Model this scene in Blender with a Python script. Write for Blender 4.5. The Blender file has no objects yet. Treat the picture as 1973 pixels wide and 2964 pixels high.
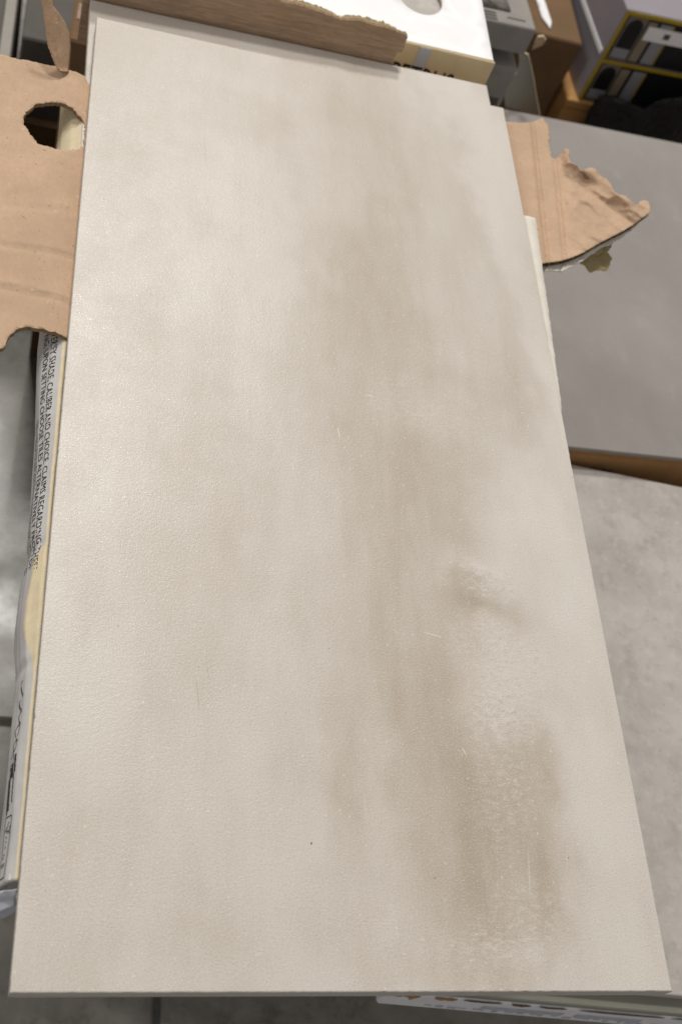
import bpy, bmesh, math, random
from mathutils import Vector, Matrix, noise
from mathutils.geometry import delaunay_2d_cdt

S = bpy.context.scene
COL = S.collection
random.seed(7)

# ------------------------------------------------------------------ camera
PW, PH, PF = 1973.0, 2964.0, 3391.55          # photograph size and focal length in its pixels
CAM = Vector((-0.02357795, -0.09031184, 0.51122265))
RB = Matrix(((0.9549437139, -0.1105208931, -0.2754408021),
             (-0.0540025469, 0.8478765849, -0.5274362727),
             (0.2918325345, 0.5185464579, 0.8037060052)))
cd = bpy.data.cameras.new('camera')
cam = bpy.data.objects.new('camera', cd)
COL.objects.link(cam)
cam.matrix_world = Matrix.Translation(CAM) @ RB.to_4x4()
cd.sensor_fit = 'HORIZONTAL'
cd.sensor_width = 36
cd.lens = PF / PW * 36
cd.clip_start, cd.clip_end = 0.02, 60
cd.dof.use_dof = True
cd.dof.focus_distance = 0.62
cd.dof.aperture_fstop = 18.5
S.camera = cam

# ------------------------------------------------------------------ light
w = bpy.data.worlds.new('World')
S.world = w
w.use_nodes = True
bg = w.node_tree.nodes['Background']
bg.inputs[0].default_value = (1.0, 0.97, 0.955, 1)
bg.inputs[1].default_value = 0.30

def hall_or_fill_lamp(loc, target, sx, sy, power, col=(1, 0.96, 0.9)):
    ld = bpy.data.lights.new('ceiling_or_fill_lamp', 'AREA')
    ld.shape = 'RECTANGLE'
    ld.size, ld.size_y, ld.energy, ld.color = sx, sy, power, col
    lo = bpy.data.objects.new('ceiling_or_fill_lamp', ld)
    COL.objects.link(lo)
    lo.location = loc
    lo.rotation_euler = (Vector(target) - Vector(loc)).to_track_quat('-Z', 'Y').to_euler()
    return lo
hall_or_fill_lamp((0.35, 4.6, 4.6), (0.1, 0.3, 0), 0.62, 0.5, 142, (1, .965, .915))
hall_or_fill_lamp((-0.2, 3.2, 4.9), (0.1, 0.3, 0), 0.62, 0.5, 118, (1, .965, .915))
hall_or_fill_lamp((-2.6, 1.2, 3.1), (0, 0.3, 0), 0.4, 1.2, 26, (1, 0.97, 0.94))  # unseen fill lamp, added to brighten the left floor and printed wall
S.view_settings.view_transform = 'Standard'
S.view_settings.look = 'None'
S.view_settings.exposure = 0.0
S.view_settings.gamma = 1.0
S.render.engine = 'CYCLES'

# ------------------------------------------------------------------ helpers
def at(u, v, z):
    """photo pixel -> point on the level plane at height z (tile top = 0)"""
    d = RB @ Vector(((u - PW/2)/PF, -(v - PH/2)/PF, -1))
    return CAM + d * ((z - CAM.z)/d.z)

def at_y(u, v, y):
    d = RB @ Vector(((u - PW/2)/PF, -(v - PH/2)/PF, -1))
    return CAM + d * ((y - CAM.y)/d.y)

def lerp_tab(tab, x):
    if x <= tab[0][0]: return tab[0][1]
    for (a, b), (c, d) in zip(tab, tab[1:]):
        if x <= c: return b + (d - b)*(x - a)/(c - a)
    return tab[-1][1]

def sstep(a, b, x):
    t = min(1, max(0, (x - a)/(b - a)))
    return t*t*(3 - 2*t)

def srgb(r, g, b):
    f = lambda c: (c/255/12.92) if c/255 <= .04045 else ((c/255 + .055)/1.055)**2.4
    return (f(r), f(g), f(b))

def link(name, me, mats=None, parent=None):
    o = bpy.data.objects.new(name, me)
    COL.objects.link(o)
    if mats is not None:
        for m in (mats if isinstance(mats, (list, tuple)) else [mats]): me.materials.append(m)
    if parent is not None: o.parent = parent
    return o

def tag(o, label=None, cat=None, group=None, kind=None):
    for k, v in (('label', label), ('category', cat), ('group', group), ('kind', kind)):
        if v: o[k] = v
    return o

def empty(name, loc=(0, 0, 0), rz=0.0):
    o = bpy.data.objects.new(name, None)
    COL.objects.link(o)
    o.location = loc
    o.rotation_euler = (0, 0, rz)
    o.empty_display_size = .05
    return o

def bm_mesh(name, bm, smooth=False):
    bmesh.ops.recalc_face_normals(bm, faces=bm.faces)
    me = bpy.data.meshes.new(name)
    bm.to_mesh(me)
    bm.free()
    if smooth:
        for p in me.polygons: p.use_smooth = True
    return me

def box_bm(x0, x1, y0, y1, z0, z1, bev=0.0, seg=1, bm=None):
    b = bmesh.new()
    bmesh.ops.create_cube(b, size=1)
    for v in b.verts:
        v.co = Vector((x0 + (v.co.x + .5)*(x1 - x0), y0 + (v.co.y + .5)*(y1 - y0), z0 + (v.co.z + .5)*(z1 - z0)))
    if bev: bmesh.ops.bevel(b, geom=b.edges[:], offset=bev, segments=seg, affect='EDGES', profile=.5)
    return b

def box(name, x0, x1, y0, y1, z0, z1, mat, parent=None, bev=0.0, seg=1):
    return link(name, bm_mesh(name, box_bm(x0, x1, y0, y1, z0, z1, bev, seg)), mat, parent)

def inside(p, poly):
    x, y = p
    r = False
    for (x0, y0), (x1, y1) in zip(poly, poly[1:] + poly[:1]):
        if (y0 > y) != (y1 > y) and x < (x1 - x0)*(y - y0)/(y1 - y0) + x0: r = not r
    return r

def resample(poly, step, jit=0.0, seed=0, open_=None):
    """walk the outline in small steps; jit = ragged tear in metres on the segments listed in open_ (all when None)"""
    rng = random.Random(seed)
    out = []
    n = len(poly)
    for i in range(n):
        a, b = Vector(poly[i]), Vector(poly[(i + 1) % n])
        L = (b - a).length
        k = max(1, int(L/step))
        nn = Vector((-(b - a).y, (b - a).x)).normalized() if L else Vector((0, 0))
        for q in range(k):
            p = a.lerp(b, q/k)
            if jit and (open_ is None or i in open_):
                p = p + nn*(jit*(rng.random() - .5)*1.2 + jit*1.4*noise.noise(Vector((p.x*160, p.y*160, seed))))
            out.append((p.x, p.y))
    return out

def tri_area(outline, holes, step):
    """triangulate an outline with holes; returns pts, tris, list of boundary loops (point ids)"""
    pts, edges, loops = [], [], []
    for lp in [outline] + holes:
        s = len(pts)
        pts += [Vector(p) for p in lp]
        ids = list(range(s, s + len(lp)))
        loops.append(ids)
        edges += [(ids[i], ids[(i + 1) % len(ids)]) for i in range(len(ids))]
    xs = [p[0] for p in outline]; ys = [p[1] for p in outline]
    rng = random.Random(3)
    y = min(ys) + step/2
    row = 0
    bd = [Vector(p) for lp in [outline] + holes for p in lp]
    while y < max(ys):
        x = min(xs) + step/2 + (row % 2)*step/2
        while x < max(xs):
            p = (x + rng.uniform(-.15, .15)*step, y + rng.uniform(-.15, .15)*step)
            if inside(p, outline) and not any(inside(p, h) for h in holes): pts.append(Vector(p))
            x += step
        y += step*.87
        row += 1
    V, Ed, F, ov, oe, of = delaunay_2d_cdt(pts, edges, [], 0, 1e-7)
    back = {}
    for ni, olds in enumerate(ov):
        for o_ in olds: back[o_] = ni
    T = []
    for f in F:
        c = sum((V[i] for i in f), Vector((0, 0)))/len(f)
        if inside(c, outline) and not any(inside(c, h) for h in holes): T.append(tuple(f))
    loops = [[back.get(i, i) for i in lp] for lp in loops]
    return V, T, loops

def sheet(name, outline, holes, step, zf, thick, mats, parent, xf=None, medium=None):
    """corrugated board: top liner, bottom liner and the cut edge between; zf(x,y) = height of the top face.
    xf maps (x, y, z) to the final place. medium=(dir, pitch): the wavy inner paper as real geometry."""
    V, T, loops = tri_area(outline, holes, step)
    lt = .0005
    me = bpy.data.meshes.new(name)
    vs, fs, mi = [], [], []
    def put(p, z):
        q = Vector((p[0], p[1], z))
        vs.append(tuple(xf(q) if xf else q))
        return len(vs) - 1
    top = [put(p, zf(p[0], p[1])) for p in V]
    bot = [put(p, zf(p[0], p[1]) - thick) for p in V]
    for t in T:
        fs.append(tuple(top[i] for i in t)); mi.append(0)
        fs.append(tuple(bot[i] for i in reversed(t))); mi.append(1)
    if medium:
        d, pit = medium
        d = Vector(d).normalized()
        t2 = [put(p, zf(p[0], p[1]) - lt) for p in V]
        b2 = [put(p, zf(p[0], p[1]) - thick + lt) for p in V]
        amp = (thick - 2*lt)/2
        md = [put(p, zf(p[0], p[1]) - thick/2 + amp*math.sin((Vector(p).dot(d))*2*math.pi/pit)) for p in V]
        for t in T:
            for L_ in (t2, b2, md): fs.append(tuple(L_[i] for i in t)); mi.append(2)
        for lp in loops:
            for i in range(len(lp)):
                a, b = lp[i], lp[(i + 1) % len(lp)]
                fs.append((top[a], top[b], t2[b], t2[a])); mi.append(0)
                fs.append((bot[a], bot[b], b2[b], b2[a])); mi.append(1)
    else:
        for lp in loops:
            for i in range(len(lp)):
                a, b = lp[i], lp[(i + 1) % len(lp)]
                fs.append((top[a], top[b], bot[b], bot[a])); mi.append(2)
    me.from_pydata(vs, [], fs)
    for p, m in zip(me.polygons, mi):
        p.material_index = m
        p.use_smooth = m != 2
    me.update()
    return link(name, me, mats, parent)

def text_mesh(body, size, name='lettering'):
    cu = bpy.data.curves.new(name, 'FONT')
    cu.body = body
    cu.size = size
    cu.resolution_u = 2
    o = bpy.data.objects.new(name, cu)
    COL.objects.link(o)
    bpy.context.view_layer.update()
    me = bpy.data.meshes.new_from_object(o.evaluated_get(bpy.context.evaluated_depsgraph_get()))
    bpy.data.objects.remove(o)
    return me

# ------------------------------------------------------------------ materials
class NT:
    def __init__(self, name, rough=.6, spec=.5):
        self.m = bpy.data.materials.new(name)
        self.m.use_nodes = True
        self.t = self.m.node_tree
        self.b = self.t.nodes['Principled BSDF']
        self.b.inputs['Roughness'].default_value = rough
        self.b.inputs['Specular IOR Level'].default_value = spec
        self._o = None
    def n(self, typ, **kw):
        x = self.t.nodes.new(typ)
        for k, v in kw.items(): setattr(x, k, v)
        return x
    def put(self, sock, val):
        if hasattr(val, 'is_linked') or isinstance(val, bpy.types.NodeSocket): self.t.links.new(val, sock)
        else:
            if isinstance(val, tuple) and len(val) == 3 and sock.type == 'RGBA': val = (*val, 1)
            sock.default_value = val
    def obj(self):
        if self._o is None: self._o = self.n('ShaderNodeTexCoord').outputs['Object']
        return self._o
    def math(self, op, a, b=0.0, c=None, clamp=False):
        x = self.n('ShaderNodeMath', operation=op, use_clamp=clamp)
        self.put(x.inputs[0], a); self.put(x.inputs[1], b)
        if c is not None: self.put(x.inputs[2], c)
        return x.outputs[0]
    def vec(self, op, a, b=(0, 0, 0)):
        x = self.n('ShaderNodeVectorMath', operation=op)
        self.put(x.inputs[0], a); self.put(x.inputs[1], b)
        return x.outputs['Value'] if op in ('LENGTH', 'DOT_PRODUCT', 'DISTANCE') else x.outputs['Vector']
    def mapped(self, scale=(1, 1, 1), rot=(0, 0, 0), loc=(0, 0, 0)):
        x = self.n('ShaderNodeMapping')
        self.put(x.inputs['Vector'], self.obj())
        x.inputs['Scale'].default_value = scale
        x.inputs['Rotation'].default_value = rot
        x.inputs['Location'].default_value = loc
        return x.outputs[0]
    def noise(self, scale, detail=3, rough=.5, vec=None, dist=0.0, out='Fac'):
        x = self.n('ShaderNodeTexNoise')
        self.put(x.inputs['Vector'], vec if vec is not None else self.obj())
        x.inputs['Scale'].default_value = scale
        x.inputs['Detail'].default_value = detail
        x.inputs['Roughness'].default_value = rough
        x.inputs['Distortion'].default_value = dist
        return x.outputs[out]
    def ramp(self, v, a, b, lo=0.0, hi=1.0, smooth=True):
        x = self.n('ShaderNodeMapRange', interpolation_type='SMOOTHSTEP' if smooth else 'LINEAR')
        self.put(x.inputs['Value'], v)
        for k, q in (('From Min', a), ('From Max', b), ('To Min', lo), ('To Max', hi)): x.inputs[k].default_value = q
        return x.outputs[0]
    def mix(self, f, a, b, mode='MIX'):
        x = self.n('ShaderNodeMix', data_type='RGBA', blend_type=mode)
        self.put(x.inputs[0], f); self.put(x.inputs[6], a); self.put(x.inputs[7], b)
        return x.outputs[2]
    def bump(self, h, strength=.3, dist=.001):
        x = self.n('ShaderNodeBump')
        x.inputs['Strength'].default_value = strength
        x.inputs['Distance'].default_value = dist
        self.put(x.inputs['Height'], h)
        if self.b.inputs['Normal'].is_linked:
            self.t.links.new(self.b.inputs['Normal'].links[0].from_socket, x.inputs['Normal'])
        self.t.links.new(x.outputs[0], self.b.inputs['Normal'])
    def color(self, c): self.put(self.b.inputs['Base Color'], c)
    def rough(self, r): self.put(self.b.inputs['Roughness'], r)

def simple(name, rgb, rough=.7, var=.12, scale=60, bump=0.0, spec=.3, stretch=(1, 1, 1)):
    k = NT(name, rough, spec)
    v = k.mapped(scale=stretch)
    n1 = k.noise(scale, 4, .6, v)
    n2 = k.noise(scale*9, 2, .5, v)
    a = tuple(c*(1 - var) for c in rgb); b = tuple(min(1, c*(1 + var)) for c in rgb)
    k.color(k.mix(k.math('MULTIPLY_ADD', n2, .4, k.math('MULTIPLY', k.ramp(n1, .3, .7), .6)), a, b))
    if bump: k.bump(n2, bump, .0006)
    return k.m

def kraft(name, rgb, flute_dir=None, pitch=.0075, fl=.25):
    k = NT(name, .85, .2)
    fib = k.noise(520, 3, .6, k.mapped(scale=(1, .45, 1)))
    blot = k.noise(28, 4, .6)
    c = k.mix(k.ramp(blot, .3, .72), tuple(x*.90 for x in rgb), tuple(min(1, x*1.07) for x in rgb))
    c = k.mix(k.ramp(fib, .35, .7, 0, .35), c, tuple(x*.80 for x in rgb))
    sp = k.noise(420, 1, .4)
    c = k.mix(k.ramp(sp, .71, .77, 0, .55), c, tuple(x*.45 for x in rgb))
    sp2 = k.noise(300, 1, .4, k.mapped(loc=(3, 5, 1)))
    c = k.mix(k.ramp(sp2, .72, .78, 0, .5), c, tuple(min(1, x*1.3) for x in rgb))
    k.color(c)
    k.bump(fib, .45, .0005)
    k.bump(blot, .25, .003)
    if flute_dir is not None:
        wv = k.n('ShaderNodeTexWave', wave_type='BANDS', bands_direction='X', wave_profile='SIN')
        k.put(wv.inputs['Vector'], k.mapped(rot=(0, 0, flute_dir)))
        wv.inputs['Scale'].default_value = .314/pitch
        wv.inputs['Distortion'].default_value = .6
        k.bump(wv.outputs['Fac'], fl, .0006)
    return k.m

# --- the tile glaze: soft beige clouds, chalky flakes, fine pebbled gloss
# soft darker areas of the colour: photo pixel centre, radii in px, tilt, strength
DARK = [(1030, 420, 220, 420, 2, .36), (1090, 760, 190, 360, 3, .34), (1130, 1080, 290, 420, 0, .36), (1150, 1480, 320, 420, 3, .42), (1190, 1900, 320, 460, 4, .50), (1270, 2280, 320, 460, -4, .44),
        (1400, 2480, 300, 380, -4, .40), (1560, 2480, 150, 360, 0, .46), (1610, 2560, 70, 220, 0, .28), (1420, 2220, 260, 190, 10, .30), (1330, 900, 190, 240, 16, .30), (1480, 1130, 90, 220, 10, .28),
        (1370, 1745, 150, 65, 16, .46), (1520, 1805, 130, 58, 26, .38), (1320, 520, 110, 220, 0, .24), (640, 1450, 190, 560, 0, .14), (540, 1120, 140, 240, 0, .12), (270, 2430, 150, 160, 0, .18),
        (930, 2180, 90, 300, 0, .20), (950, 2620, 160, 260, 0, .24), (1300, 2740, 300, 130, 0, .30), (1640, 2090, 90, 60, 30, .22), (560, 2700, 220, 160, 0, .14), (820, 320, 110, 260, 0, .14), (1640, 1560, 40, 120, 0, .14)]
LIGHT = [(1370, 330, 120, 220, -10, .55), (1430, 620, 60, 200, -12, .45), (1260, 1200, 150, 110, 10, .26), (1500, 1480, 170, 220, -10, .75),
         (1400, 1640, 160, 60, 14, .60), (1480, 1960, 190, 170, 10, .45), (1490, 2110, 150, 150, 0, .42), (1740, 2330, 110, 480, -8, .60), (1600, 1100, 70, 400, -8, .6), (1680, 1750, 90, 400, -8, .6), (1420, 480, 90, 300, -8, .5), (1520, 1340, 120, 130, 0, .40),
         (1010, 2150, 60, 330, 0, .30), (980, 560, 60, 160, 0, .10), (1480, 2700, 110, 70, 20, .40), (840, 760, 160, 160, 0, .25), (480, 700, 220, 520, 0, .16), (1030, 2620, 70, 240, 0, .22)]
FLAKE = [(1260, 1190, 190, 120, 8, .38), (1330, 1010, 120, 80, 8, .3), (1400, 1680, 170, 60, 16, .9), (1470, 1900, 200, 100, 14, .9), (1490, 2090, 170, 150, 5, 1.0), (1480, 2320, 140, 150, 0, .6), (1450, 2640, 260, 140, 0, .8)]

def tone_fields(x, y):
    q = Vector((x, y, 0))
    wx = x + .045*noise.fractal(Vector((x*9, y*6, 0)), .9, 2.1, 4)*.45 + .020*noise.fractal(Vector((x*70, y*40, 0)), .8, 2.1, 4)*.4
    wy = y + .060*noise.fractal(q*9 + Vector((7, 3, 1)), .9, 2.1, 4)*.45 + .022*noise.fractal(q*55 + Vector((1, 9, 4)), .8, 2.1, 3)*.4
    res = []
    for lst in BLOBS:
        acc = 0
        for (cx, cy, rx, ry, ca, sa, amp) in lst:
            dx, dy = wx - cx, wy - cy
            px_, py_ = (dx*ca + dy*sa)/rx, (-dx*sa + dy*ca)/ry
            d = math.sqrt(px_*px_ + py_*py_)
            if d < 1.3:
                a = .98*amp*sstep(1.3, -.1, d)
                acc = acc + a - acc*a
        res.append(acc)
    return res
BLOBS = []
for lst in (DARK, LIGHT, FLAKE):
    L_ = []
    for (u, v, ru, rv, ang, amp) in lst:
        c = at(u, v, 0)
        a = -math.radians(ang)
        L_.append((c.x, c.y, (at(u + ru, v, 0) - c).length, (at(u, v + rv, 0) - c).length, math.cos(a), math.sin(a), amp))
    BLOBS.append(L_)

def build_glaze():
    k = NT('porcelain_glaze', .30, .26)
    o = k.obj()
    def attr(nm):
        return k.n('ShaderNodeAttribute', attribute_name=nm).outputs['Fac']
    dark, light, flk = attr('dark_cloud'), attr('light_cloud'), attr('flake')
    cloud = k.noise(16, 6, .62)
    cloud2 = k.noise(7, 4, .55, k.mapped(scale=(1.6, .7, 1), loc=(.3, .1, 0)))
    base = k.mix(k.ramp(cloud2, .35, .65), srgb(203, 195, 184), srgb(211, 204, 195))
    base = k.mix(k.ramp(cloud, .42, .72, 0, .40), base, srgb(194, 185, 172))
    strk = k.noise(22, 5, .65, k.mapped(scale=(2.2, .45, 1), loc=(.7, .2, 0)))
    base = k.mix(k.ramp(strk, .40, .70, 0, .35), base, srgb(191, 182, 168))
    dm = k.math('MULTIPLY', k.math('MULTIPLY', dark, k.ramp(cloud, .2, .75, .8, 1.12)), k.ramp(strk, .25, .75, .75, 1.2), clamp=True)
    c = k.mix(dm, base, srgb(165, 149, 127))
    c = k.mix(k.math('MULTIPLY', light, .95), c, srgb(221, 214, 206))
    # chalky flakes, drawn out sideways
    fl = k.noise(300, 5, .75, k.mapped(scale=(.75, 1.25, 1), rot=(0, 0, .2)))
    fm = k.math('MULTIPLY', k.ramp(fl, .47, .60), flk)
    c = k.mix(k.math('MULTIPLY', fm, .56), c, srgb(224, 219, 212))
    fl2 = k.noise(300, 5, .72, k.mapped(scale=(.8, 1.2, 1), rot=(0, 0, .15), loc=(1, 2, 0)))
    fm2 = k.math('MULTIPLY', k.ramp(fl2, .54, .68), flk)
    c = k.mix(k.math('MULTIPLY', fm2, .46), c, srgb(150, 138, 118))
    # grain
    g = k.noise(1300, 2, .6)
    c = k.mix(k.ramp(g, .52, .72, 0, .42), c, srgb(228, 224, 216))
    c = k.mix(k.ramp(g, .48, .28, 0, .34), c, srgb(150, 140, 124))
    s1 = k.noise(420, 2, .5, k.mapped(loc=(2, 7, 0)))
    c = k.mix(k.math('MULTIPLY', k.ramp(s1, .67, .74), .38), c, srgb(236, 233, 226))
    s2 = k.noise(330, 1, .4, k.mapped(loc=(5, 1, 0)))
    c = k.mix(k.ramp(s2, .81, .83, 0, .4), c, srgb(92, 82, 66))
    # a few scuffs and specks
    def seg(u0, v0, u1, v1, wid, col, amt):
        nonlocal c
        a, b = at(u0, v0, 0), at(u1, v1, 0)
        L = (b - a).length; ang = math.atan2(b.y - a.y, b.x - a.x)
        mp = k.n('ShaderNodeMapping', vector_type='TEXTURE')
        k.put(mp.inputs['Vector'], o)
        m_ = (a + b)/2
        mp.inputs['Location'].default_value = (m_.x, m_.y, 0)
        mp.inputs['Rotation'].default_value = (0, 0, ang)
        mp.inputs['Scale'].default_value = (L/2, wid, 1)
        d = k.vec('LENGTH', k.vec('MULTIPLY', mp.outputs[0], (1, 1, 0)))
        c = k.mix(k.ramp(d, 1, .4, 0, amt), c, col)
    W = srgb(240, 238, 232); D = srgb(70, 60, 46); B = srgb(150, 138, 118)
    seg(1215, 1827, 1290, 1848, .00035, W, .5); seg(1335, 2160, 1350, 2190, .0005, W, .5); seg(975, 1230, 985, 1275, .0005, W, .5)
    seg(566, 1950, 578, 2070, .0005, B, .28); seg(596, 1900, 606, 1985, .0005, B, .2); seg(590, 380, 598, 490, .0005, B, .25)
    seg(1050, 2270, 1062, 2400, .0004, W, .2); seg(1527, 2440, 1535, 2620, .0005, W, .22); seg(1050, 1140, 1085, 1148, .0006, W, .45)
    seg(898, 2441, 904, 2443, .0009, D, .9); seg(1642, 2483, 1647, 2485, .0006, D, .6); seg(880, 961, 884, 962, .0005, D, .6)
    k.color(c)
    # pebbled glaze relief
    peb = k.noise(1250, 2, .5)
    peb2 = k.noise(520, 2, .5)
    patch = k.ramp(k.noise(30, 3, .6, k.mapped(loc=(9, 2, 0))), .3, .7, .55, 1.0)
    k.bump(k.math('MULTIPLY', peb2, patch), .16, .0007)
    k.bump(k.math('MULTIPLY', peb, patch), .32, .0005)
    k.bump(k.math('MULTIPLY', fl, flk), .4, .0016)
    glint = k.ramp(k.noise(1500, 1, .4, k.mapped(loc=(4, 4, 0))), .60, .70, 0, -.17)
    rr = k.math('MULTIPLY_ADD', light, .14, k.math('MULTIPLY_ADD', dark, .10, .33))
    k.rough(k.math('ADD', k.math('MULTIPLY_ADD', k.ramp(cloud, .3, .7), .06, rr), glint))
    return k.m
def build_slab():
    k = NT('plain_grey_slab', .5, .4)
    a = k.noise(5, 5, .6); b = k.noise(40, 5, .7, k.mapped(scale=(1, .5, 1))); g = k.noise(700, 2, .5)
    c = k.mix(k.ramp(a, .3, .7), srgb(146, 140, 135), srgb(160, 154, 148))
    c = k.mix(k.ramp(b, .55, .75, 0, .35), c, srgb(172, 166, 160))
    c = k.mix(k.ramp(g, .5, .7, 0, .3), c, srgb(128, 122, 116))
    k.color(c)
    k.rough(k.ramp(b, .3, .7, .42, .58))
    k.bump(g, .2, .0004)
    return k.m
M = {}
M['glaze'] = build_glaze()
M['tile_body'] = simple('porcelain_body', srgb(196, 190, 182), .75, .08, 300, .2)
M['kraft'] = kraft('kraft_liner', srgb(201, 171, 143))
M['kraft_flute'] = kraft('kraft_liner_fluted', srgb(196, 164, 134), 0.0, .0075, .35)
def streaky():
    k = NT('kraft_liner_streaked', .9, .15)
    a = k.noise(60, 5, .65, k.mapped(scale=(.5, 1, 7)))
    b = k.noise(420, 3, .6, k.mapped(scale=(.35, 1, 2)))
    c = k.mix(k.ramp(a, .3, .7), srgb(168, 142, 117), srgb(198, 170, 143))
    c = k.mix(k.ramp(b, .4, .72, 0, .45), c, srgb(158, 130, 104))
    k.color(c)
    k.bump(a, .4, .0012); k.bump(b, .3, .0005)
    return k.m
M['kraft_dark'] = streaky()
M['kraft_tan'] = kraft('kraft_outer_tan', srgb(182, 138, 86))
M['kraft_edge'] = simple('cut_board_edge', srgb(150, 126, 98), .9, .35, 500, .4)
M['medium'] = simple('fluted_medium', srgb(150, 128, 100), .9, .15, 300)
M['olive'] = simple('olive_board', srgb(176, 160, 118), .85, .15, 120, .3)
M['fibre'] = simple('torn_paper_fibre', srgb(240, 226, 214), .9, .10, 500, .4)
M['cream'] = simple('cream_board', srgb(226, 210, 176), .85, .08, 180, .25)
M['white_liner'] = simple('white_liner', srgb(226, 220, 208), .75, .06, 120, .15)
M['white_print'] = simple('white_printed_board', srgb(206, 203, 200), .6, .07, 90, .12)
M['white_top'] = simple('white_carton_lid', srgb(250, 249, 250), .55, .03, 40, .05)
M['cream_side'] = simple('cream_carton_side', srgb(226, 208, 168), .8, .08, 60, .2)
M['ink'] = simple('black_ink', (.022, .021, .02), .6, .2, 200)
M['ink_soft'] = simple('faded_ink', (.09, .085, .08), .7, .2, 200)
M['tape'] = simple('pale_blue_tape', srgb(196, 200, 208), .35, .05, 60)
M['grey_tile'] = build_slab()
M['grey_carton'] = simple('grey_carton', srgb(150, 146, 140), .8, .10, 50, .1)
M['grey_carton_dark'] = simple('grey_label', srgb(92, 89, 84), .8, .10, 50)
M['sage'] = simple('sage_board', srgb(152, 150, 138), .8, .05, 30)
M['steel'] = simple('galvanised_steel', srgb(150, 145, 136), .45, .08, 30, .05)
M['steel_dark'] = simple('dull_steel', srgb(84, 79, 72), .55, .08, 30, .05)
M['brown_kraft'] = kraft('dark_brown_kraft', srgb(122, 96, 70))  # darker brown kraft, one even tone
M['brown_board'] = kraft('brown_printed_board', srgb(168, 128, 84))
M['pinkish'] = simple('faded_pink_print', srgb(160, 134, 122), .8, .2, 60)
M['violet_white'] = simple('violet_white_board', srgb(150, 144, 150), .55, .05, 20)
M['black_print'] = simple('black_print', (.012, .013, .016), .4, .3, 40)
M['yellow'] = simple('yellow_print', srgb(176, 152, 40), .6, .12, 80)
M['grey_print'] = simple('grey_print', srgb(150, 150, 158), .5, .06, 60)
M['pale_print'] = simple('pale_print', srgb(188, 190, 200), .6, .1, 90)
M['dark_ground'] = simple('dark_print', srgb(122, 116, 108), .5, .1, 60)
M['stone_print'] = simple('stone_print', srgb(146, 136, 118), .5, .1, 60)
M['bright_white'] = simple('bright_white_board', srgb(238, 238, 242), .6, .05, 60)
M['plinth_white'] = simple('white_carton_board', srgb(214, 211, 208), .7, .06, 40)
M['floor_joint'] = simple('joint_filler', (.10, .096, .086), .9, .2, 100)

def build_concrete(name, lo, hi, stain, rough, scale):
    k = NT(name, rough, .4)
    a = k.noise(scale, 6, .62)
    b = k.noise(scale*3.6, 5, .6, k.mapped(loc=(3, 1, 2)))
    d = k.noise(scale*11, 4, .6, k.mapped(loc=(7, 4, 0)))
    c = k.mix(k.ramp(a, .3, .7), lo, hi)
    c = k.mix(k.ramp(b, .48, .72, 0, .55), c, stain)
    c = k.mix(k.ramp(d, .60, .72, 0, .42), c, tuple(x*.78 for x in stain))
    e = k.noise(scale*5.5, 5, .7, k.mapped(loc=(2, 9, 0)))
    c = k.mix(k.ramp(e, .50, .68, 0, .5), c, tuple(min(1, x*1.12) for x in hi))
    c = k.mix(k.ramp(d, .36, .28, 0, .3), c, tuple(min(1, x*1.15) for x in hi))
    k.color(c)
    k.bump(b, .1, .001)
    k.rough(k.ramp(a, .3, .7, rough - .08, rough + .08))
    return k.m
M['floor'] = build_concrete('polished_concrete', srgb(118, 114, 107), srgb(150, 145, 137), srgb(90, 86, 78), .31, 9)
M['stone'] = build_concrete('concrete_look_glaze', srgb(176, 169, 162), srgb(196, 190, 183), srgb(158, 151, 143), .6, 16)

def plastic():
    k = NT('black_stretch_film', .25, .35)
    v = k.noise(22, 5, .7, k.mapped(scale=(1, 2.2, 1)))
    k.color((.0035, .004, .005))
    k.bump(v, .6, .02)
    return k.m
M['film'] = plastic()
def clear_wrap():
    k = NT('crumpled_clear_wrap', .22, .6)
    v = k.noise(45, 5, .7, None, 1.2)
    k.color(k.mix(k.ramp(v, .4, .65), srgb(140, 130, 120), srgb(186, 178, 168)))
    k.bump(v, 1.0, .012)
    return k.m
M['wrap'] = clear_wrap()

# ------------------------------------------------------------------ floor
FZ = -0.60
fl = empty('floor', (0, 0, FZ)); tag(fl, kind='structure')
jx, jy = .1557, .353
for (x0, x1) in ((-4, jx - .003), (jx + .003, 6)):
    for (y0, y1) in ((-3, jy - .003), (jy + .003, 7)):
        box('slab', x0, x1, y0, y1, -.10, 0, M['floor'], fl, .0025)
box('joint_filler', -4, 6, -3, 7, -.14, -.002, M['floor_joint'], fl)

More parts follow.
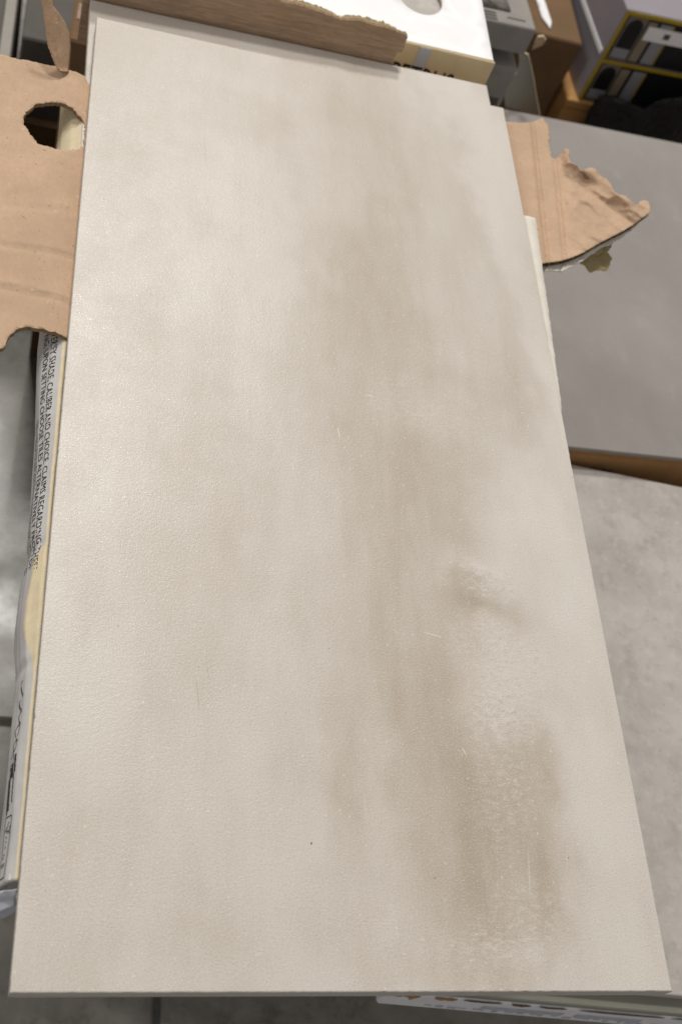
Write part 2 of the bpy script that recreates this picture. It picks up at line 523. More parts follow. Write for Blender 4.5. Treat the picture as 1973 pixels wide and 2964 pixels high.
# ------------------------------------------------------------------ tiles
TW, TL, TT = .30, .6209, .009
def tile(name, size, th, m_top, m_side, bev=.0006):
    b = box_bm(0, size[0], 0, size[1], -th, 0, bev, 2)
    me = bm_mesh(name, b)
    o = link(name, me, [m_top, m_side])
    for p in me.polygons: p.material_index = 0 if p.normal.z > .6 else 1
    return o
CHIPS = [(at(1662, 1340, 0).y, .004), (at(1672, 1395, 0).y, .005), (at(1590, 1000, 0).y, .003)]
def glazed_tile_mesh():
    nx, ny, b = 124, 256, .0006
    vs, fs, mi, fld = [], [], [], []
    for j in range(ny + 1):
        for i in range(nx + 1):
            x, y = b + (TW - 2*b)*i/nx, b + (TL - 2*b)*j/ny
            vs.append((x, y, 0)); fld.append(tone_fields(x, y))
    for j in range(ny):
        for i in range(nx):
            a = j*(nx + 1) + i
            fs.append((a, a + 1, a + nx + 2, a + nx + 1)); mi.append(0)
    ring = [i for i in range(nx + 1)] + [j*(nx + 1) + nx for j in range(1, ny + 1)] + [ny*(nx + 1) + i for i in range(nx - 1, -1, -1)] + [j*(nx + 1) for j in range(ny - 1, 0, -1)]
    prev = ring
    for (o_, z_) in ((.0004, -.00022), (.0006, -.0007), (.0006, -TT)):
        cur = []
        for q in ring:
            x, y, _ = vs[q]
            X = x - o_ if x < b*1.5 else x + o_ if x > TW - b*1.5 else x
            Y = y - o_ if y < b*1.5 else y + o_ if y > TL - b*1.5 else y
            # tiny chips along the arris
            z2 = z_
            if z_ > -TT:
                ch = max(0, noise.noise(Vector((x*220, y*220, 3))) - .25)*.0007 + max(0, noise.noise(Vector((x*900, y*900, 8))) - .2)*.0003
                for (cy_, r_) in CHIPS:
                    if x > TW - b*1.5: ch += .0011*max(0, 1 - abs(y - cy_)/r_)
                X += -ch if x > TW - b*1.5 else ch if x < b*1.5 else 0
                Y += -ch if y > TL - b*1.5 else ch if y < b*1.5 else 0
            cur.append(len(vs)); vs.append((X, Y, z2)); fld.append(fld[q])
        for i in range(len(ring)):
            k_ = (i + 1) % len(ring)
            fs.append((prev[k_], prev[i], cur[i], cur[k_])); mi.append(0 if z_ > -.0005 else 1)
        prev = cur
    fs.append(tuple(reversed(prev))); mi.append(1)
    me = bpy.data.meshes.new('porcelain_tile')
    me.from_pydata(vs, [], fs)
    for p, m in zip(me.polygons, mi): p.material_index = m
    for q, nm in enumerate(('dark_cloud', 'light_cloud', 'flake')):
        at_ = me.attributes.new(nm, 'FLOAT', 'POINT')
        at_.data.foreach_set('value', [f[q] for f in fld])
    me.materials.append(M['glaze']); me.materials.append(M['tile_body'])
    return me
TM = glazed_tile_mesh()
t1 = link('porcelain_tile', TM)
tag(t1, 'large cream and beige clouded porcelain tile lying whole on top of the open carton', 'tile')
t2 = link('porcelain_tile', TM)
# far left corner of the lower tile, turned slightly
a2 = math.radians(1.0)
tlc = Vector((-.0049, .6515))
off = Matrix.Rotation(a2, 2) @ Vector((0, TL))
t2.location = (tlc.x - off.x, tlc.y - off.y, -TT - .0004)
t2.rotation_euler = (0, 0, a2)
tag(t2, 'second porcelain tile under the top one, its shaded far rim showing by the torn strip', 'tile')

# ------------------------------------------------------------------ main carton
CB = -.046                                   # underside of the carton
carton = empty('tile_carton', (0, 0, 0))
tag(carton, 'torn open brown and white carton holding the cream porcelain tiles, printed down its side', 'carton')
box('base', .004, .300, .058, .655, CB, -.0188, M['kraft'], carton, .001)

XS = [(.03, .0085), (.068, .0085), (.16, .0082), (.20, .0100), (.254, .0098), (.30, .0118), (.353, .0146), (.45, .0165), (.7, .0165)]
PRO = [(0, -.0100), (.15, -.0102), (.22, -.0112), (.55, -.0150), (.86, -.0220), (.97, -.0290), (1.0, -.0350), (.94, -.0455)]
# arc length along the profile, taken at a mean width
AL = [0]
for (f0, z0), (f1, z1) in zip(PRO, PRO[1:]): AL.append(AL[-1] + math.hypot((f1 - f0)*.0105, z1 - z0))
def wall_pt(y, t, lift=0.0):
    fr = lerp_tab(list(zip(AL, [p[0] for p in PRO])), t)
    z = lerp_tab(list(zip(AL, [p[1] for p in PRO])), t)
    e = .0004
    f2 = lerp_tab(list(zip(AL, [p[0] for p in PRO])), min(AL[-1], t + e)); z2 = lerp_tab(list(zip(AL, [p[1] for p in PRO])), min(AL[-1], t + e))
    xs = lerp_tab(XS, y)
    d = fr*xs
    # the dent and bulge where the board is torn
    bul = math.exp(-((y - .178)/.022)**2)
    d += bul*.0022*min(1, t/.008)
    z -= bul*.0015*min(1, t/.006)
    crease = math.exp(-((y - .214)/.004)**2)*.0010 + math.exp(-((y - .149)/.003)**2)*.0008
    d -= crease*min(1, t/.006)
    wob = noise.noise(Vector((y*28, t*90, 1.7)))*.0009*min(1, t/.006) + noise.noise(Vector((y*110, t*150, 4.7)))*.00025
    d += wob
    tn = Vector(((f2 - fr)*xs, z2 - z)).normalized() if (f2 - fr or z2 - z) else Vector((0, -1))
    nx, nz = -tn.y, tn.x                     # outward normal in (d, z)
    return Vector((-(d + nx*lift), y, z + nz*lift))

def cream_t(y):
    base = AL[1] + .0004 + .0007*noise.noise(Vector((y*35, 0, 9))) + .0004*noise.noise(Vector((y*160, 3, 9)))
    hump = .0078*sstep(.216, .200, y)*sstep(.140, .172, y)
    return base + hump
def build_wall():
    y0, y1, ny = .047, .572, 400
    nt = 40
    vs, fs, mi = [], [], []
    for i in range(ny + 1):
        y = y0 + (y1 - y0)*i/ny
        for j in range(nt + 1):
            vs.append(tuple(wall_pt(y, AL[-1]*j/nt)))
    for i in range(ny):
        for j in range(nt):
            a = i*(nt + 1) + j
            fs.append((a, a + nt + 1, a + nt + 2, a + 1))
            y = y0 + (y1 - y0)*(i + .5)/ny
            mi.append(1 if AL[-1]*(j + .5)/nt < cream_t(y) or y > .42 else 0)
    me = bpy.data.meshes.new('side_wall')
    me.from_pydata(vs, [], fs)
    for p, m in zip(me.polygons, mi): p.material_index = m; p.use_smooth = True
    o = link('side_wall', me, [M['white_print'], M['cream']], carton)
    s = o.modifiers.new('board', 'SOLIDIFY'); s.thickness = .0022; s.offset = -1
    return o
wall = build_wall()
tag(wall, 'white printed side wall with a torn bulge showing cream board')

def wall_text(body, y_start, y_end, t_top, height, mat, name='lettering'):
    me = text_mesh(body, 1.0)
    xs = [v.co.x for v in me.vertices]; x0, x1 = min(xs), max(xs)
    for v in me.vertices:
        s = (v.co.x - x0)/(x1 - x0)
        y = y_start + (y_end - y_start)*s
        t = t_top + (.72 - v.co.y)/.72*height
        v.co = wall_pt(y, max(.0005, min(AL[-1] - .0006, t)), .00022)
    me.update()
    return link(name, me, mat, wall)
yp = lambda v, u=140: at(u, v, -.012).y
T0 = AL[2] + .0012
wall_text('- VERIFY SHADE, CALIBER AND CHOICE. CLAIMS REGARDING THESE ITEMS', yp(940), yp(1722, 110), T0 + .0012, .0042, M['ink'])
wall_text('NG, UPON SETTING CHOOSE TILES ALTERNATIVELY FROM DIFFERENT', yp(945), yp(1735, 100), T0 + .0066, .0040, M['ink'])
wall_text('VERIFY SHADE, CALIBER AND CHOICE. CLAIMS REGARDING THESE ITEMS UPON SETTING CHOOSE TILES', yp(1180), yp(1750, 95), T0 + .0118, .0032, M['ink_soft'])
wall_text('VERIFY SHADE CALIBER AND CHOICE UPON SETTING CHOOSE TILES ALTERNATIVELY', yp(1180), yp(1750, 95), T0 + .0158, .0028, M['ink_soft'])

def wall_stroke(pts, wid, mat, name, par=wall):
    """flat ink stroke along (y, t) points on the wall"""
    vs, fs = [], []
    for i, (y, t) in enumerate(pts):
        a = pts[max(0, i - 1)]; b = pts[min(len(pts) - 1, i + 1)]
        d = Vector((b[0] - a[0], b[1] - a[1])).normalized()
        n_ = Vector((-d.y, d.x))*wid/2
        for sgn in (1, -1): vs.append(tuple(wall_pt(y + n_.x*sgn, max(.0004, t + n_.y*sgn), .00022)))
    for i in range(len(pts) - 1): fs.append((2*i, 2*i + 1, 2*i + 3, 2*i + 2))
    me = bpy.data.meshes.new(name); me.from_pydata(vs, [], fs)
    return link(name, me, mat, par)
# handwritten scrawl
hw = []
rng = random.Random(5)
yy = yp(1958, 60)
for q, (dy, lo, hi) in enumerate([(.008, .004, .009), (.007, .0045, .0105), (.006, .005, .0095), (.007, .005, .012), (.006, .006, .0115), (.006, .007, .0125), (.005, .008, .0120)]):
    loop = []
    for s in range(13):
        a = s/12*math.pi*1.6 + q
        loop.append((yy - dy*.5 + dy*.5*math.cos(a) + .0008*math.sin(3*a), T0 + (lo + hi)/2 + (hi - lo)*.36*math.sin(a*1.5)))
    wall_stroke(loop, .00045, M['ink'], 'pen_stroke')
    yy -= dy*1.05
# printed bars of lettering
for (v0, v1, t, wd) in ((2170, 2222, .0060, .0014), (2195, 2235, .0085, .0016), (2205, 2330, .0105, .0013), (2225, 2312, .0068, .0008), (2238, 2340, .0122, .0016)):
    ya, yb = yp(v0, 40), yp(v1, 25)
    wall_stroke([(ya + (yb - ya)*s/16, T0 + t + .0003*rng.uniform(-1, 1)) for s in range(17)], wd, M['ink'], 'print_bar')
# rounded frame with small marks
ya, yb = yp(2345, 30), yp(2535, 5)
fr = []
for s in range(41):
    a = s/40*2*math.pi
    fr.append(((ya + yb)/2 + (ya - yb)/2*max(-.96, min(.96, 1.3*math.cos(a))), T0 + .0095 + .0042*max(-.9, min(.9, 1.3*math.sin(a)))))
wall_stroke(fr, .0005, M['ink'], 'print_frame')
for q in range(16):
    y = yb + (ya - yb)*(.12 + .76*rng.random()); t = T0 + .0068 + .005*rng.random()
    a = rng.uniform(0, 6.28); L = rng.uniform(.0012, .003)
    wall_stroke([(y + L*math.cos(a + .8*s)*.5*s/2, t + L*.5*math.sin(a + .5*s)) for s in range(4)], .0005, M['ink_soft'], 'print_mark')

# near end of the carton: white end panel, a crumpled corner of tape
ew = box_bm(-.004, .296, .0475, .0500, CB, -.0125)
bmesh.ops.subdivide_edges(ew, edges=ew.edges[:], cuts=3, use_grid_fill=True)
link('end_wall', bm_mesh('end_wall', ew), M['white_print'], carton)
def crumple(name, pts, mat, parent, amp=.0008, th=.0006, seed=1):
    """small curved scrap: quad grid over four corner points"""
    a, b, c, d = [Vector(p) for p in pts]
    n = 10
    vs, fs = [], []
    nn = (b - a).cross(d - a).normalized()
    for i in range(n + 1):
        for j in range(n + 1):
            s, t = i/n, j/n
            p = a.lerp(b, s).lerp(d.lerp(c, s), t)
            p += nn*amp*(2*noise.noise(p*180 + Vector((seed, 0, 0))) + math.sin(s*3.1)*.8)
            vs.append(tuple(p))
    for i in range(n):
        for j in range(n):
            q = i*(n + 1) + j
            fs.append((q, q + 1, q + n + 2, q + n + 1))
    me = bpy.data.meshes.new(name); me.from_pydata(vs, [], fs)
    for p in me.polygons: p.use_smooth = True
    o = link(name, me, mat, parent)
    m = o.modifiers.new('thickness', 'SOLIDIFY'); m.thickness = th; m.offset = 0
    return o
crumple('torn_corner', [at(60, 2560, -.0105), at(92, 2552, -.0105), at(84, 2600, -.0145), at(48, 2602, -.0150)], M['cream'], carton, .0012, .0014, 3)
crumple('tape', [at(-40, 2600, -.022), at(52, 2570, -.014), at(40, 2625, -.022), at(-40, 2655, -.030)], M['tape'], carton, .0012, .0005, 5)
crumple('tape', [at(-40, 2650, -.030), at(40, 2622, -.022), at(76, 2632, -.024), at(-30, 2668, -.036)], M['tape'], carton, .0008, .0005, 8)

# left flap with the hand hole
lf_px = [(-300, 66), (0, 149), (60, 166), (120, 181), (177, 196), (219, 206), (244, 211), (263, 236), (280, 240), (236, 968), (195, 968), (178, 963), (143, 959), (115, 949), (84, 943),
         (66, 945), (46, 952), (33, 964), (20, 987), (10, 1004), (0, 1006), (-120, 1012), (-300, 1020)]
hole_px = [(67, 337), (69, 352), (76, 366), (86, 385), (97, 398), (110, 410), (122, 417), (142, 422), (162, 430), (185, 432), (206, 431), (227, 423), (240, 408), (247, 385), (249, 362), (244, 348),
           (236, 335), (224, 321), (210, 311), (190, 301), (168, 295), (140, 293), (114, 295), (100, 301), (88, 311), (76, 322)]
LZ = -.0056
lf = [tuple(at(u, v, LZ)[:2]) for u, v in lf_px]
lh = [tuple(at(u, v, LZ)[:2]) for u, v in hole_px]
c0, c1 = at(212, 206, LZ), at(150, 960, LZ)
crs = [(at(0, 588, LZ), at(200, 606, LZ), .0006), (at(0, 702, LZ), at(220, 738, LZ), .0013), (at(0, 826, LZ), at(210, 872, LZ), .0016), (at(10, 285, LZ), at(70, 335, LZ), .0005), (at(0, 345, LZ), at(66, 352, LZ), .0004)]
def lf_z(x, y):
    xc = c0.x + (c1.x - c0.x)*(y - c0.y)/(c1.y - c0.y)
    z = LZ
    d = x - xc
    if d > 0: z -= .30*d
    else: z += .035*d*sstep(0, .02, -d)
    z -= .0006*math.exp(-(d/.0012)**2)
    for a, b, dep in crs:
        t = (x - a.x)/(b.x - a.x) if b.x != a.x else 0
        yc = a.y + (b.y - a.y)*t
        if x < b.x + .002: z -= dep*math.exp(-((y - yc)/.0013)**2)
        z += .35*dep*math.exp(-((y - yc - .003)/.002)**2) if x < b.x + .002 else 0
    z += .0007*noise.noise(Vector((x*22, y*16, 2))) + .00018*noise.noise(Vector((x*120, y*120, 5)))
    return z
o = sheet('side_flap', resample(lf, .0016, .0007, 4, {0, 1, 2, 3, 4, 5, 6, 10, 11, 12, 13, 14, 15, 16, 17, 18, 19, 20}), [resample(lh, .0012, .0009, 6)], .0028, lf_z, .0028, [M['kraft'], M['white_liner'], M['kraft_edge']], carton)
tag(o, 'wide kraft flap with a punched hand hole')

# upright curled scrap at the far left corner
ws_px = [(117, -14), (120, 8), (124, 29), (128, 60), (132, 86), (134, 115), (142, 143), (153, 172), (166, 200), (180, 206), (196, 206), (199, 170), (201, 134), (199, 92), (187, 61), (168, 33), (153, 15), (150, -14)]
def ws_h(v): return -.004 + .030*max(0, (200 - v))/200
ws2 = [(p[0], p[1]) for p in ws_px]
def ws_xf(q):
    # q.x, q.y hold photo pixels /10000 ; q.z = offset through the board
    u, v = q.x*1e4, q.y*1e4
    s = (u - 117)/(84)
    h = ws_h(v) + .006*math.sin(max(0, min(1, s))*math.pi)*.6
    p = at(u, v, h)
    return p + Vector((-.35, -.55, .75))*q.z
wpoly = resample([(u/1e4, v/1e4) for u, v in ws2], .0004, .00018, 9, {0, 1, 2, 3, 4, 5, 6, 7})
sheet('corner_flap', wpoly, [], .0007, lambda x, y: .00022*math.sin(x*9000) + .0004*noise.noise(Vector((x*500, y*90, 3))), .0026, [M['kraft_flute'], M['white_liner'], M['kraft_edge']], carton, ws_xf)

# torn far end wall, standing
def far_y(x): return .6515 + (x + .005)*.0175 + .0032
SX0, SX1 = -.010, .2205
topz = [(-.02, .026), (.02, .027), (.09, .0205), (.110, .0195), (.150, .0178), (.170, .0150), (.185, .0172), (.205, .0162), (.2205, .0150)]
out = []
n = 150
for i in range(n + 1):
    x = SX0 + (SX1 - SX0)*i/n
    out.append((x, lerp_tab(topz, x) + .0009*noise.noise(Vector((x*90, 0, 3))) + .0010*noise.noise(Vector((x*420, 2, 3)))))
right = []
for i in range(1, 30):
    z = out[-1][1] + (CB - out[-1][1])*i/30
    right.append((SX1 + .0012*noise.noise(Vector((z*300, 5, 1))) + (.002 if z > 0 else -.002), z))
poly = out + right + [(SX1 - .002, CB), (SX0, CB)]
def strip_xf(q):
    x, z, d = q.x, q.y, q.z
    lean = .10*max(0, z + .01)
    return Vector((x, far_y(x) + lean + d, z))
o = sheet('end_flap', poly, [], .003, lambda x, y: .0016 + .0006*noise.noise(Vector((x*40, y*60, 8))) + .0004*math.exp(-((y - .006)/.0012)**2) - .0, .0032, [M['cream'], M['kraft_dark'], M['kraft_edge']], carton, strip_xf)
tag(o, 'brown torn strip of the end wall standing behind the tiles')
# ragged paper tongue along the tear
for (xa, xb, sd) in ((.118, .168, 1), (.168, .214, 2), (.06, .118, 3)):
    vs, fs = [], []
    m = 60
    for i in range(m + 1):
        x = xa + (xb - xa)*i/m
        zb = lerp_tab(topz, x) - .0012
        hh = (.0022 + .0016*noise.noise(Vector((x*260, sd, 0))) + .0012*noise.noise(Vector((x*900, sd, 4))))*math.sin(math.pi*i/m)**.4
        y = far_y(x) + .10*(zb + .01) + .0026
        vs += [(x, y, zb), (x, y + .0012, zb + max(.0002, hh))]
    for i in range(m): fs.append((2*i, 2*i + 2, 2*i + 3, 2*i + 1))
    me = bpy.data.meshes.new('torn_paper'); me.from_pydata(vs, [], fs)
    to = link('torn_paper', me, M['cream'], carton)
    mo = to.modifiers.new('thickness', 'SOLIDIFY'); mo.thickness = .0004

# right torn flap
Z4 = .3654
rz = lambda p: (1400 + p[0]*Z4, 280 + p[1]*Z4)
RZ = -.0120
rf_px = [(120, 190), (180, 195), (300, 205), (380, 200), (425, 180), (460, 165), (490, 190), (515, 250), (520, 330), (528, 420), (535, 480), (560, 492), (582, 478), (620, 440), (650, 408), (672, 415), (680, 510),
         (730, 545), (780, 577), (860, 555), (930, 620), (990, 660), (1030, 750), (1130, 790), (1200, 860), (1250, 815), (1300, 825), (1318, 900), (1280, 940), (1200, 1000), (1100, 1062),
         (1000, 1112), (900, 1165), (800, 1225), (700, 1270), (620, 1295), (550, 1306), (470, 1316), (380, 1320)]
rf = [tuple(at(*rz(p), RZ)[:2]) for p in rf_px]
k0, k1 = at(*rz((385, 200)), RZ), at(*rz((505, 1310)), RZ)
m0, m1 = at(*rz((560, 490)), RZ), at(*rz((640, 1290)), RZ)
ctip = at(*rz((1300, 860)), RZ)
cb0, cb1 = at(*rz((600, 545)), RZ), at(*rz((1180, 950)), RZ)
def rf_z(x, y):
    z = RZ
    xa = k0.x + (k1.x - k0.x)*(y - k0.y)/(k1.y - k0.y)
    xm = m0.x + (m1.x - m0.x)*(y - m0.y)/(m1.y - m0.y)
    z -= .0020*math.exp(-((x - xa)/.0016)**2) + .0018*math.exp(-((x - xm)/.0016)**2)
    z += .0006*math.exp(-((x - xa + .004)/.002)**2)
    if x > xm:
        d = x - xm
        z -= .05*d
        # the far side curls up along the tear
        n_ = Vector((-(cb1 - cb0).y, (cb1 - cb0).x)).normalized()
        q = (Vector((x, y)) - Vector(cb0[:2])).dot(n_)      # <0 below the line, >0 beyond it
        if n_.y < 0: q = -q
        q += .004*noise.noise(Vector((x*60, y*60, 9)))
        up = sstep(-.008, .016, q)
        z += up*.0072*sstep(0, .015, d)
        z += .0017*noise.ridged_multi_fractal(Vector((x*34, y*34, 3)), .9, 2.0, 3, 1.0, 2.0)*sstep(0, .012, d)
        z += .003*sstep(.032, .062, d)
        z += .0007*math.sin((x*.8 + y)*330)*sstep(.0, .02, d)*(1 - up)*.5
    z += .0005*noise.noise(Vector((x*50, y*50, 6))) + .0010*noise.noise(Vector((x*26, y*26, 1)))*sstep(xm - .002, xm + .01, x)
    return z
ragged = {5, 6, 7, 8, 9, 13, 14, 15, 16, 17, 18, 19, 20, 21, 22, 23, 24, 25, 26, 27}
rf_s = resample(rf, .0008, .0013, 12, ragged)
def rf_xf(q):
    p0 = Vector((q.x, q.y, RZ))
    zt = rf_z(q.x, q.y)
    p = CAM + (p0 - CAM)*((zt - CAM.z)/(RZ - CAM.z))
    return Vector((p.x, p.y, q.z))
o = sheet('torn_flap', rf_s, [], .0014, rf_z, .0046, [M['kraft'], M['white_liner'], M['medium']], carton, rf_xf, ((.92, .38), .0075))
tag(o, 'ragged kraft flap with its corrugation showing')
# pale torn fibre along the ragged side
def fringe(pts, zf, xf, seed):
    vs, fs = [], []
    n_ = len(pts)
    for i, p in enumerate(pts):
        a, b = Vector(pts[max(0, i - 1)]), Vector(pts[min(n_ - 1, i + 1)])
        d = (b - a).normalized() if (b - a).length else Vector((1, 0))
        nn = Vector((-d.y, d.x))                     # outline runs clockwise seen from above: this points out
        h = noise.noise(Vector((p[0]*500, p[1]*500, seed)))
        for w_, dz in ((.0009 + .0012*h, -.0002), (-.0002, .0009), (-.0016 - .0012*noise.noise(Vector((p[0]*300, p[1]*300, seed + 4))), .00015)):
            q = Vector(p) + nn*w_
            zz = zf(q.x, q.y) + dz
            o_ = xf(Vector((q.x, q.y, zz)))
            vs.append(tuple(o_))
    for i in range(n_ - 1):
        for j in range(2): fs.append((3*i + j, 3*i + 3 + j, 3*i + 4 + j, 3*i + 1 + j))
    me = bpy.data.meshes.new('torn_fibre'); me.from_pydata(vs, [], fs)
    o = link('torn_fibre', me, M['fibre'], carton)
    mo = o.modifiers.new('thickness', 'SOLIDIFY'); mo.thickness = .0003
rag = resample(rf[5:29], .0006, .0011, 12)
cut = max(range(len(rag)), key=lambda i: 0 if i < 20 else -(Vector(rag[i]) - Vector(rf[28])).length)
fringe(rag[:cut], rf_z, rf_xf, 5)
# the outer white paper showing past the cut near edge
lo_px = [(380, 1300), (470, 1300), (550, 1290), (620, 1280), (700, 1250), (800, 1205), (900, 1150), (1000, 1095), (1100, 1045), (1200, 985),
         (1215, 1015), (1170, 1055), (1110, 1105), (1010, 1160), (920, 1195), (860, 1235), (795, 1290), (725, 1328), (650, 1362), (585, 1374), (520, 1366), (470, 1358), (380, 1358)]
lo_w = [tuple(at(*rz(p), RZ - .004)[:2]) for p in lo_px]
sheet('outer_liner', resample(lo_w, .0012, .0004, 3), [], .002, lambda x, y: rf_z(x, y) - .0052, .0007, [M['white_liner'], M['white_liner'], M['white_liner']], carton)
# scrap hanging below it
sc_px = [(745, 1300), (790, 1225), (860, 1180), (985, 1160), (990, 1200), (965, 1245), (1008, 1290), (985, 1365), (850, 1378), (790, 1330)]
sc = [tuple(at(*rz(p), -.030)[:2]) for p in sc_px]
o = sheet('torn_scrap', resample(sc, .0012, .0006, 21), [], .002, lambda x, y: -.030 + .25*(y - sc[0][1]) + .0022*math.sin((x + y*.6)*190) + .001*noise.noise(Vector((x*80, y*80, 1))), .0009, [M['olive'], M['olive'], M['cream']], carton)
crumple('scrap_link', [at(*rz((760, 1200)), -.0165), at(*rz((900, 1170)), -.0165), at(*rz((960, 1240)), -.030), at(*rz((800, 1300)), -.031)], M['olive'], carton, .0006, .0008, 4)

# right wall with its white torn rim
rw_a, rw_b = at(1548, 636, -.004), at(1611, 1092, -.004)
dirw = (rw_b - rw_a).normalized()
def build_rim():
    vs, fs = [], []
    m = 160
    A0 = rw_a - dirw*.002
    B0 = rw_b + dirw*.30
    L = (B0 - A0).length
    for i in range(m + 1):
        p = A0 + dirw*(L*i/m)
        s = L*i/m
        w0 = .0055 + .0008*noise.noise(Vector((s*120, 0, 2)))
        rg = .0006*noise.noise(Vector((s*300, 1, 2))) + .0004*noise.noise(Vector((s*900, 1, 2)))
        zt = -.0052 - .0075*sstep(.165, .190, s)
        if s > .165: rg = -.004*sstep(.165, .2, s)
        ox = rg
        inn = max(.0006, p.x + ox - .3006)
        for (dx, dz) in ((-inn, -.0004), (-inn*.5, .0), (-.0005, -.0002), (0, -.0012), (.0002, -.02), (0, CB - zt)):
            vs.append((p.x + ox + dx, p.y, zt + dz + .0005*noise.noise(Vector((s*80, dx*600, 3)))))
    for i in range(m):
        for j in range(5):
            a = i*6 + j
            fs.append((a, a + 1, a + 7, a + 6))
    me = bpy.data.meshes.new('right_wall'); me.from_pydata(vs, [], fs)
    for p in me.polygons: p.use_smooth = True
    o = link('right_wall', me, M['white_liner'], carton)
    mo = o.modifiers.new('board', 'SOLIDIFY'); mo.thickness = .0018; mo.offset = -1
    return o
build_rim()

# ------------------------------------------------------------------ what carries the main carton (hidden below it)
hs = (CB - FZ)/3
for i in range(3):
    c = box('support_carton', .03, .235, .13, .63, FZ + hs*i, FZ + hs*(i + 1) - .0004, M['plinth_white'], None, .002)
    tag(c, 'plain white carton in the column that carries the torn open tile carton', 'carton', 'cartons under the torn open carton')

# ------------------------------------------------------------------ white carton behind
WY, WZ = .6755, -.0012
wr = empty('white_carton', (.10, WY, WZ - .045))
tag(wr, 'bright white carton with cream end and round hand hole behind the torn strip', 'carton')
hc = at(1214, -12, WZ)
hr = .0185
lid = [(.03, WY + .0015), (.2995, WY + .0015), (.2995, WY + .36), (.03, WY + .36)]
hcirc = [(hc.x + hr*1.02*math.cos(a*math.pi/24), hc.y + hr*math.sin(a*math.pi/24)*1.25) for a in range(48)]
o = sheet('lid', resample(lid, .02), [hcirc], .02, lambda x, y: WZ + .0008*noise.noise(Vector((x*14, y*14, 3))), .0022, [M['white_top'], M['white_top'], M['cream']], wr)
o.matrix_parent_inverse = Matrix.Translation(wr.location).inverted()
def wpart(name, bmx, mat, par=wr):
    o = link(name, bm_mesh(name, bmx), mat, par)
    o.matrix_parent_inverse = Matrix.Translation(wr.location).inverted()
    return o
fw = wpart('end_panel', box_bm(.03, .3015, WY - .0005, WY + .0015, WZ - .045, WZ - .0004, .0006), M['cream_side'])
wpart('side_panel', box_bm(.2995, .3015, WY + .0017, WY + .36, WZ - .045, WZ - .0024, .0004), M['white_print'])
wpart('side_panel', box_bm(.03, .032, WY + .0017, WY + .36, WZ - .045, WZ - .0024, .0004), M['white_print'])
wpart('packed_tile', box_bm(.034, .2985, WY + .004, WY + .355, WZ - .044, WZ - .0045), M['stone'])
ta, tb = at_y(1203, 165, WY), at_y(1232, 172, WY)
wpart('tape', box_bm(ta.x, tb.x + .001, WY - .0011, WY - .0006, WZ - .034, WZ - .0012, .0001), M['tape'])
lm = text_mesh('PETRUS', 1.0)
xs = [v.co.x for v in lm.vertices]; ex0, ex1 = min(xs), max(xs)
la, lb = at_y(1143, 168, WY), at_y(1320, 205, WY)
for v in lm.vertices:
    s = (v.co.x - ex0)/(ex1 - ex0)
    v.co = Vector((la.x + (lb.x - la.x)*s, WY - .0012, la.z - .0008 - (.72 - v.co.y)*.026))
lo_ = link('lettering', lm, M['ink'], wr)
lo_.matrix_parent_inverse = Matrix.Translation(wr.location).inverted()
tag(box('support_carton', .05, .28, WY + .02, WY + .34, FZ, WZ - .0454, M['plinth_white'], None, .002), 'tall plain carton under the white carton with the round hand hole', 'carton')

# ------------------------------------------------------------------ right: concrete-look tile on its white carton
ZM = -.250
fa, fb = at(1150, 2869, ZM), at(1973, 2943, ZM)
ang = math.atan2(fb.y - fa.y, fb.x - fa.x)
stk = empty('stone_tile_carton', (fa.x, fa.y, ZM - .045), ang)
tag(stk, 'white carton with torn scuffed front edge under the mottled concrete-look tile', 'carton')
SWd = .47
loc_ = Matrix.Rotation(-ang, 3, 'Z') @ (at(1800, 1374, ZM + .0092) - stk.location)
SD = loc_.y - .0112 + .012
box('body', 0, SWd, .0, SD - .002, 0, .0352, M['bright_white'], stk, .0015)
# sage rim the tile is set into
box('rim', .001, SWd - .001,   .0012, SD - .004, .0353, .0440, M['sage'], stk, .001)
rng = random.Random(11)
def scuff(x0, x1, zt, zb, mat, seed):
    m = 14
    vs = []
    for i in range(m + 1):
        x = x0 + (x1 - x0)*i/m
        vs.append((x, -.0004, zt + .001*noise.noise(Vector((x*300, seed, 0)))))
        vs.append((x, -.0004, zt - (zt - zb)*(math.sin(math.pi*i/m)**.5)*(.7 + .5*noise.noise(Vector((x*400, seed, 2))))))
    fs = [(2*i, 2*i + 1, 2*i + 3, 2*i + 2) for i in range(m)]
    me = bpy.data.meshes.new('scuff'); me.from_pydata(vs, [], fs)
    o = link('scuff', me, mat, stk)
    mo = o.modifiers.new('thickness', 'SOLIDIFY'); mo.thickness = .0004
scuff(-.0005, .013, .035, .028, M['brown_kraft'], 1); scuff(.012, .02, .035, .020, M['kraft_tan'], 7)
scuff(.030, .046, .035, .026, M['kraft_tan'], 2); scuff(.05, .078, .035, .031, M['brown_kraft'], 3)
scuff(.085, .099, .035, .029, M['brown_kraft'], 4); scuff(.105, .125, .035, .031, M['brown_kraft'], 5); scuff(.135, .20, .0352, .0320, M['brown_kraft'], 6); scuff(.205, .25, .0352, .033, M['brown_kraft'], 8)
for q in range(26):
    x = .03 + q*.0085 + rng.uniform(0, .003)
    sm = box('print_mark', x, x + rng.uniform(.002, .007), -.0005, -.0001, .006 + rng.uniform(0, .004), .010 + rng.uniform(0, .004), M['pale_print'], stk)
for (x0, x1) in ((.07, .13), (.14, .19)):
    box('print_block', x0, x1, -.0006, -.0001, .014, .022, M['pale_print'], stk)
st = tile('concrete_look_tile', (SWd - .012, SD - .012), .010, M['stone'], M['tile_body'], .001)
st.location = stk.location + Matrix.Rotation(ang, 3, 'Z') @ Vector((.006, .0112, .0542))
st.rotation_euler = (0, 0, ang)
tag(st, 'mottled grey concrete-look tile on the white carton with scuffed front', 'tile')
